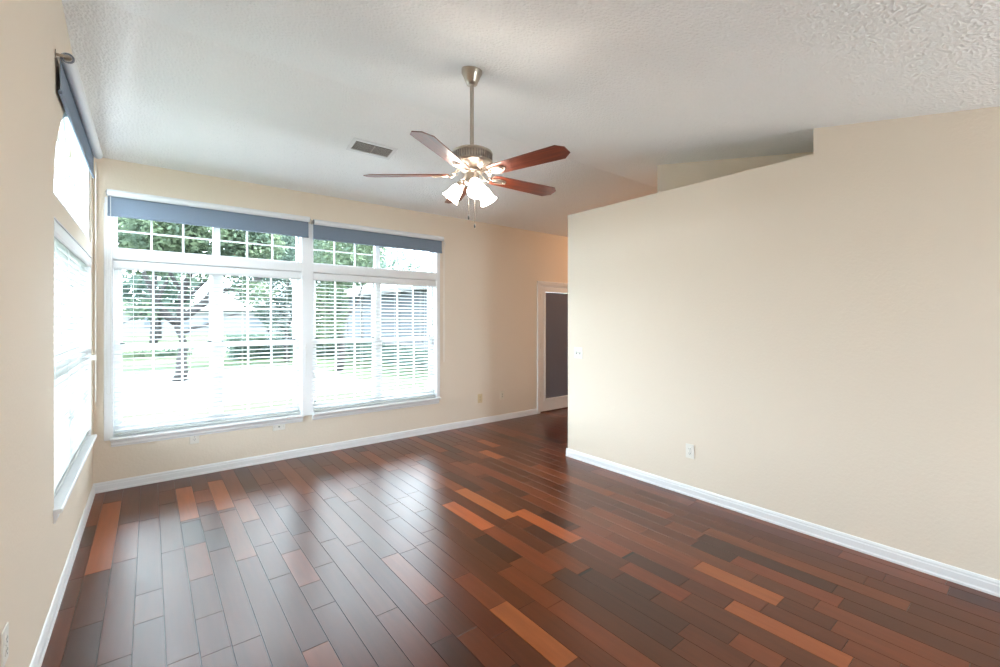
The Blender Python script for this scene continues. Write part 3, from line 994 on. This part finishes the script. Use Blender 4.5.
def blade_mesh():
    bm = bmesh.new()
    # outline in (radial, across), slightly flared, root rounded, tip cut at both corners
    r0, r1_ = 0.140, 0.672
    w0, w1_ = 0.052, 0.067
    outl = [(r0 + 0.012, -w0 + 0.004), (r0 + 0.05, -w0 - 0.002), (r1_ - 0.045, -w1_), (r1_ - 0.003, -w1_ + 0.034), (r1_, w1_ - 0.040), (r1_ - 0.050, w1_),
            (r0 + 0.05, w0 + 0.002), (r0 + 0.012, w0 - 0.004), (r0, w0 - 0.022), (r0, -w0 + 0.022)]
    a = [bm.verts.new((x, y, 0.0028)) for x, y in outl]
    b_ = [bm.verts.new((x, y, -0.0028)) for x, y in outl]
    bm.faces.new(a); bm.faces.new(b_)
    for i in range(len(outl)):
        j = (i + 1) % len(outl)
        bm.faces.new((a[i], a[j], b_[j], b_[i]))
    return bm


def iron_mesh():
    bm = bmesh.new()
    zi = -0.006
    # two scrolled arms meeting an oval ring under the blade
    for s_ in (-1, 1):
        tube(bm, [(0.060, 0.012 * s_, 0.034), (0.090, 0.020 * s_, 0.030), (0.108, 0.026 * s_, 0.010), (0.120, 0.016 * s_, -0.010), (0.132, 0.010 * s_, -0.012), (0.145, 0.012 * s_, zi)], 0.0045, 8)
        tube(bm, [(0.108 + 0.015 * math.cos(t_), (0.034 + 0.015 * math.sin(t_)) * s_, 0.008) for t_ in [k * 0.6 - 1.5 for k in range(9)]], 0.0038, 6)
    for ra, rb_ in ((0.058, 0.026), (0.036, 0.012)):
        tube(bm, [(0.196 + ra * math.cos(R(a)), rb_ * math.sin(R(a)), zi) for a in range(0, 361, 15)], 0.0042, 6)
    box(bm, 0.140, 0.252, -0.004, 0.004, zi - 0.002, zi + 0.003)
    for q in (0.160, 0.234):
        lathe(bm, [(0.0055, -0.007), (0.0055, 0.0)], 10, Matrix.Translation((q, 0, zi)), True, True)
    return bm


bl = obj('blade', blade_mesh(), 'blade_wood', fan, bevel=0.0012)
ir = obj('blade_iron', iron_mesh(), 'nickel', bl, smooth=True)
angs = [-75.7 + 72 * k for k in range(5)]
for i, a in enumerate(angs):
    b_ = bl if i == 0 else bl.copy()
    if i:
        C.objects.link(b_)
        b_.parent = fan
        c_ = ir.copy(); C.objects.link(c_); c_.parent = b_
    b_.matrix_local = Matrix.Translation((0, 0, ZB)) @ Matrix.Rotation(R(a), 4, 'Z') @ Matrix.Rotation(R(-12), 4, 'X')

for az in (-113.4, 6.6, 126.6):
    Ma = Matrix.Rotation(R(az), 4, 'Z')
    bm = bmesh.new()
    tube(bm, [(0.040, 0, 2.318 + zc), (0.058, 0, 2.322 + zc), (0.066, 0, 2.318 + zc), (0.070, 0, 2.304 + zc)], 0.008, 10)
    ax = Matrix.Rotation(R(90 + 50), 4, 'Y')          # +z of the shade points out and down
    Mn = Matrix.Translation((0.068, 0, 2.306 + zc)) @ ax @ Matrix.Scale(0.95, 4)
    lathe(bm, [(0.0, -0.006), (0.022, -0.004), (0.027, 0.004), (0.027, 0.024), (0.024, 0.026)], 24, Mn)
    bmesh.ops.transform(bm, matrix=Ma, verts=bm.verts)
    arm = obj('lamp_holder', bm, 'nickel', fan, smooth=True)
    bm = bmesh.new()
    sp = [(0.024, 0.012), (0.027, 0.024), (0.036, 0.042), (0.041, 0.062), (0.044, 0.085), (0.050, 0.108), (0.060, 0.128), (0.058, 0.128), (0.048, 0.109), (0.042, 0.085), (0.039, 0.062), (0.034, 0.043), (0.025, 0.026)]
    lathe(bm, sp, 32, Mn)
    bmesh.ops.transform(bm, matrix=Ma, verts=bm.verts)
    sh = obj('lamp_shade', bm, 'frosted_glass', fan, smooth=True)
    bm = bmesh.new()
    lathe(bm, [(0.0, 0.026), (0.012, 0.030), (0.013, 0.045), (0.024, 0.065), (0.027, 0.080), (0.022, 0.096), (0.010, 0.105), (0.0, 0.106)], 20, Mn)
    bmesh.ops.transform(bm, matrix=Ma, verts=bm.verts)
    obj('bulb', bm, 'glass_bulb', fan, smooth=True)
# pull chains
for px_, py_, z1_ in ((-0.028, -0.006, 2.098), (0.008, -0.020, 2.048)):
    bm = bmesh.new()
    tube(bm, [(px_, py_, 2.30 + zc), (px_, py_, z1_ + zc)], 0.0014, 5)
    ch = obj('pull_chain', bm, 'chain_metal', fan)
    bm = bmesh.new()
    lathe(bm, [(0.0, 0.0), (0.004, -0.003), (0.0055, -0.016), (0.004, -0.026), (0.0, -0.028)], 10, Matrix.Translation((px_, py_, z1_ + zc)))
    obj('fob', bm, 'latch_black', ch, smooth=True)

# ------------------------------------------------------------------ hall lamp (lights the door corner)
hl = empty('ceiling_light', (6.35, 4.25, ceil_z(4.25)))
tag(hl, 'warm round flush ceiling light in the hall beside the glazed door', 'ceiling light')
bm = bmesh.new()
lathe(bm, [(0.16, 0.03), (0.16, -0.02), (0.15, -0.03)], 32)
obj('rim', bm, 'nickel', hl, smooth=True)
bm = bmesh.new()
lathe(bm, [(0.148, -0.028), (0.135, -0.060), (0.095, -0.090), (0.045, -0.104), (0.0, -0.107)], 32)
obj('diffuser', bm, 'flush_glass', hl, smooth=True)


# ------------------------------------------------------------------ outdoors
GZ = -0.20
bm = bmesh.new()
g = 90
vs = [bm.verts.new(q) for q in ((-g, YB + T + 0.02, GZ), (g, YB + T + 0.02, GZ), (g, 130, GZ), (-g, 130, GZ))]
bm.faces.new(vs)
vs = [bm.verts.new(q) for q in ((-g, -20, GZ), (XL - T - 0.02, -20, GZ), (XL - T - 0.02, YB + T + 0.02, GZ), (-g, YB + T + 0.02, GZ))]
bm.faces.new(vs)
vs = [bm.verts.new(q) for q in ((XL - T - 0.02, -20, GZ), (g, -20, GZ), (g, YF - T - 0.02, GZ), (XL - T - 0.02, YF - T - 0.02, GZ))]
bm.faces.new(vs)
r = bmesh.ops.extrude_face_region(bm, geom=bm.faces[:])
bmesh.ops.translate(bm, vec=(0, 0, -0.1), verts=[q for q in r['geom'] if isinstance(q, bmesh.types.BMVert)])
tag(obj('lawn', bm, 'grass'), kind='structure')
bm = bmesh.new()
box(bm, -14, 4.6, 10.2, 17.5, GZ, GZ + 0.02)
box(bm, -40, 40, 27, 33, GZ, GZ + 0.02)
tag(obj('driveway', bm, 'concrete'), kind='structure')
bm = bmesh.new()
box(bm, XL - T - 1.1, XH, YB + T + 0.01, 8.2, GZ, GZ + 0.06)
box(bm, XL - T - 1.1, XL - T - 0.01, 1.5, YB + T + 0.01, GZ, GZ + 0.06)
tag(obj('bounce_slab', bm, 'bounce_stone'), kind='structure')  # added pale slab, bounces daylight up through the windows to the ceiling
bm = bmesh.new()
box(bm, -3, 8, -9, YF - T - 0.05, GZ, GZ + 0.15)
tag(obj('rear_bounce_slab', bm, 'bounce_stone'), kind='structure')  # added unseen slab, bounces sunlight in through the rear opening


def leaf_cloud(bm, cen, rad, n_, size, rng, flat=1.0):
    for _ in range(n_):
        while True:
            q = Vector((rng.uniform(-1, 1), rng.uniform(-1, 1), rng.uniform(-1, 1)))
            if 0.25 < q.length < 1: break
        c = Vector(cen) + Vector((q.x * rad[0], q.y * rad[1], q.z * rad[2]))
        d = Vector((rng.gauss(0, 1), rng.gauss(0, 1), rng.gauss(0, 0.6))).normalized()
        e = d.cross(Vector((rng.gauss(0, 1), rng.gauss(0, 1), rng.gauss(0, 1)))).normalized()
        s_ = size * rng.uniform(0.6, 1.3)
        p0, p1, p2, p3 = c - d * s_, c + e * s_ * 0.45, c + d * s_, c - e * s_ * 0.45
        bm.faces.new([bm.verts.new(p_) for p_ in (p0, p1, p2, p3)])


def limb_tree(name, label, cat, base_, limbs, clusters, leafm, seed, group=None):
    rng = random.Random(seed)
    root = empty(name, base_)
    tag(root, label, cat, group)
    bm = bmesh.new()
    for pts, rad in limbs:
        P = [Vector(p_) for p_ in pts]
        fine = []
        for a, b_ in zip(P, P[1:]):
            for k in range(3):
                q = a.lerp(b_, k / 3)
                fine.append(q + Vector((rng.uniform(-1, 1), rng.uniform(-1, 1), rng.uniform(-1, 1))) * 0.04)
        fine.append(P[-1])
        nn = len(fine)
        tube(bm, fine, 0, 8, [rad * (1 - 0.72 * i / (nn - 1)) for i in range(nn)])
    if limbs:
        obj('trunk', bm, 'bark', root, smooth=True)
    bm = bmesh.new()
    for c, rd, n_, s_ in clusters:
        leaf_cloud(bm, c, rd, n_, s_, rng)
    obj('foliage', bm, leafm, root)
    return root


# spreading tree left: low curved limbs seen through the blinds
limbs = [
    ([(0, 0, 0), (0.1, 0, 0.9), (-0.1, 0.1, 1.7)], 0.17),
    ([(-0.1, 0.1, 1.6), (-0.5, 0.0, 2.1), (-0.8, -0.2, 2.9), (-0.6, 0.1, 3.9)], 0.11),
    ([(-0.1, 0.1, 1.6), (0.5, 0.2, 2.1), (1.1, 0.1, 2.6), (1.8, 0.0, 2.8), (2.5, 0.2, 3.5)], 0.12),
    ([(0.0, 0.1, 1.65), (0.1, 0.3, 2.6), (0.4, 0.5, 3.6), (0.3, 0.4, 4.8)], 0.11),
    ([(0.5, 0.2, 2.1), (0.9, 0.5, 2.9), (1.4, 0.6, 3.7)], 0.07),
    ([(1.1, 0.1, 2.6), (1.6, -0.4, 2.4), (2.2, -0.6, 2.3)], 0.05),
    ([(-0.5, 0.0, 2.1), (-0.2, 0.3, 3.1), (-0.5, 0.3, 4.1)], 0.06),
    ([(-0.1, 0.1, 1.7), (-0.7, 0.2, 1.9), (-1.2, 0.1, 1.6)], 0.05),
    ([(0.1, 0.3, 2.4), (-0.4, -0.2, 3.2), (-1.0, -0.3, 3.5)], 0.06),
    ([(0.1, 0.3, 2.2), (0.9, -0.2, 3.2), (1.3, -0.3, 3.4), (2.2, -0.2, 3.6)], 0.05),
    ([(0.1, 0.0, 1.3), (0.8, 0.1, 1.7), (1.6, 0.0, 1.9)], 0.05),
]
cl_ = [((0.8, 0.3, 4.5), (1.8, 1.5, 1.1), 8000, 0.085), ((-0.5, 0, 4.2), (0.8, 1.0, 0.8), 2200, 0.08), ((1.7, 0.1, 3.9), (1.0, 1.0, 0.7), 2400, 0.08),
       ((1.7, -0.3, 2.5), (0.7, 0.6, 0.35), 420, 0.07), ((-0.8, 0.1, 2.0), (0.5, 0.4, 0.3), 200, 0.07), ((0.6, 0.2, 3.1), (1.2, 0.8, 0.4), 600, 0.07)]
limb_tree('spreading_tree', 'wide tree with dark crooked limbs seen through the left half of the left window', 'tree', (0.65, 15.0, GZ), limbs, cl_, 'leaves_bright', 3)
# rounder trees
rl = [([(0, 0, 0), (0.05, 0, 1.0), (0, 0.05, 2.2), (0.1, 0, 3.6)], 0.13), ([(0, 0, 1.5), (0.6, 0.1, 2.3), (0.9, 0.2, 3.2)], 0.07), ([(0, 0, 1.4), (-0.6, -0.1, 2.2), (-0.9, 0, 3.1)], 0.07)]
limb_tree('garden_tree', 'leafy green tree seen through the right half of the left back window', 'tree', (4.3, 19.3, GZ), rl,
          [((0, 0, 3.7), (2.1, 1.5, 2.2), 9000, 0.085), ((0.3, 0, 1.9), (1.3, 1.0, 0.9), 2400, 0.08), ((-0.9, 0, 5.1), (1.4, 1.2, 0.9), 2200, 0.085)], 'leaves_cool', 5)
limb_tree('garden_tree', 'green tree at the left edge of the right back window', 'tree', (4.95, 14.8, GZ), rl,
          [((0.2, 0, 4.0), (1.3, 1.0, 1.3), 4200, 0.07), ((-0.35, 0, 2.2), (0.6, 0.6, 1.4), 3000, 0.07), ((1.0, 0, 4.6), (1.2, 0.9, 0.7), 1400, 0.07)], 'leaves_bright', 8)
for i, (x, y, s_) in enumerate(((0.5, 47, 1.2), (18, 47, 1.7), (25, 55, 2.0))):
    pos = ('tree beyond the street behind the spreading limbs',
           'tree beyond the street right of the white house', 'rightmost tree far beyond the screened house')[i]
    limb_tree('distant_tree', pos, 'tree', (x, y, GZ), [([(0, 0, 0), (0, 0.1, 2.5), (0.2, 0, 5)], 0.28)],
              [((0, 0, 5.2 * s_ / 1.5), (2.4 * s_, 2.2 * s_, 2.2 * s_), 1100, 0.38)], 'leaves_cool', 20 + i)


for (x, y), lab in (((0.2, 38), 'tall background tree behind the spreading tree, left window'), ((6.9, 36), 'tall background tree in the middle of the left window'),
                    ((14.0, 40), 'tall background tree between the left and right windows')):
    limb_tree('background_tree', lab, 'tree', (x, y, GZ), [([(0, 0, 0), (0, 0.1, 2.5), (0.2, 0, 7)], 0.26)],
              [((0, 0, 8.0), (3.1, 2.4, 3.4), 7000, 0.20)], 'leaves_bright', int(60 + x))


def hedge(label, x0, x1, y0, y1, h, n_, seed, leafm):
    rng = random.Random(seed)
    root = empty('hedge', ((x0 + x1) / 2, (y0 + y1) / 2, GZ))
    tag(root, label, 'hedge')
    bm = bmesh.new()
    w2, d2 = (x1 - x0) / 2, (y1 - y0) / 2
    box(bm, -w2 * 0.93, w2 * 0.93, -d2 * 0.8, d2 * 0.8, 0, h * 0.88)
    k = n_
    for _ in range(k):
        c = Vector((rng.uniform(-w2, w2), rng.choice((-d2, d2)) * rng.uniform(0.7, 1.1) if rng.random() < 0.6 else rng.uniform(-d2, d2), 0))
        c.z = rng.uniform(0.02, h) if abs(c.y) > d2 * 0.6 else h * rng.uniform(0.85, 1.06)
        d = Vector((rng.gauss(0, 1), rng.gauss(0, 1), rng.gauss(0, 1))).normalized()
        e = d.cross(Vector((rng.gauss(0, 1), rng.gauss(0, 1), rng.gauss(0, 1)))).normalized()
        s_ = 0.09 * rng.uniform(0.6, 1.3)
        bm.faces.new([bm.verts.new(c + q) for q in (-d * s_, e * s_ * 0.5, d * s_, -e * s_ * 0.5)])
    obj('foliage', bm, leafm, root)


hedge('low green hedge behind the driveway, seen through the right half of the left window', 2.6, 7.4, 21.3, 22.5, 1.0, 4000, 31, 'leaves_cool')
hedge('low clipped hedge along the screened house wall', 7.2, 8.0, 13.5, 20.5, 0.62, 1400, 32, 'leaves_cool')
hedge('thin far hedge beyond the driveway at left', -8.0, 1.6, 24.6, 25.4, 0.35, 1200, 33, 'leaves_bright')

# white house across the street
hs = empty('distant_house', (5.5, 62, GZ))
tag(hs, 'low white house with a shallow pale roof far across the street', 'house')
bm = bmesh.new()
box(bm, -8.5, 8.5, 0, 9, 0, 2.9)
obj('wall', bm, 'house_white', hs)
bm = bmesh.new()
e0 = [(-9.2, -0.6, 2.85), (9.2, -0.6, 2.85), (9.2, 9.6, 2.85), (-9.2, 9.6, 2.85)]
r0_ = [(-3.5, 4.5, 4.9), (3.5, 4.5, 4.9)]
v_ = [bm.verts.new(q) for q in e0 + r0_]
for f_ in ((0, 1, 5, 4), (1, 2, 5), (2, 3, 4, 5), (3, 0, 4), (0, 3, 2, 1)):
    bm.faces.new([v_[k] for k in f_])
obj('roof', bm, 'roof_pale', hs)
for x in (-5.2, 0.2, 5.0):
    bm = bmesh.new()
    box(bm, x - 0.8, x + 0.8, -0.06, 0.02, 0.9, 2.1)
    obj('window', bm, 'screen_mesh', hs)
bm = bmesh.new()
box(bm, -2.9, -1.9, -0.05, 0.02, 0, 2.1)
obj('door', bm, 'house_grey', hs)

# neighbour's house with screened wall, right window
hs = empty('neighbour_house', (8.5, 20, GZ))
tag(hs, 'neighbour house with grey screened wall, white posts and pale roof outside the right window', 'house')
bm = bmesh.new()
box(bm, 0.12, 9.0, -8.5, 9.0, 0, 3.0)
obj('wall', bm, 'house_grey', hs)
bm = bmesh.new()
v_ = [bm.verts.new(q) for q in ((-0.45, -9.1, 2.98), (9.6, -9.1, 2.98), (9.6, 9.6, 2.98), (-0.45, 9.6, 2.98), (4.6, -3.6, 4.9), (4.6, 4.2, 4.9))]
for f_ in ((0, 1, 4), (1, 2, 5, 4), (2, 3, 5), (3, 0, 4, 5), (0, 3, 2, 1)):
    bm.faces.new([v_[k] for k in f_])
obj('roof', bm, 'roof_pale', hs)
bm = bmesh.new()
prism(bm, [(0, 0), (0.05, 0), (0.05, 0.16), (0, 0.16)], (-0.45, -9.1, 2.86), (-0.45, 9.6, 2.86), (-1, 0, 0))
obj('fascia', bm, 'house_white', hs)
bm = bmesh.new()
box(bm, 0.06, 0.10, -8.3, 8.8, 0.75, 2.75)
obj('screen', bm, 'screen_mesh', hs)
for k in range(9):
    bm = bmesh.new()
    y = -8.4 + k * 2.12
    box(bm, -0.02, 0.12, y - 0.06, y + 0.06, 0, 2.9)
    obj('post', bm, 'house_white', hs)
bm = bmesh.new()
box(bm, 0.0, 0.12, -8.4, 8.7, 0, 0.75)
obj('kick_panel', bm, 'house_white', hs)
for z in (1.7,):
    bm = bmesh.new()
    box(bm, 0.01, 0.09, -8.3, 8.7, z, z + 0.06)
    obj('cross_rail', bm, 'house_white', hs)
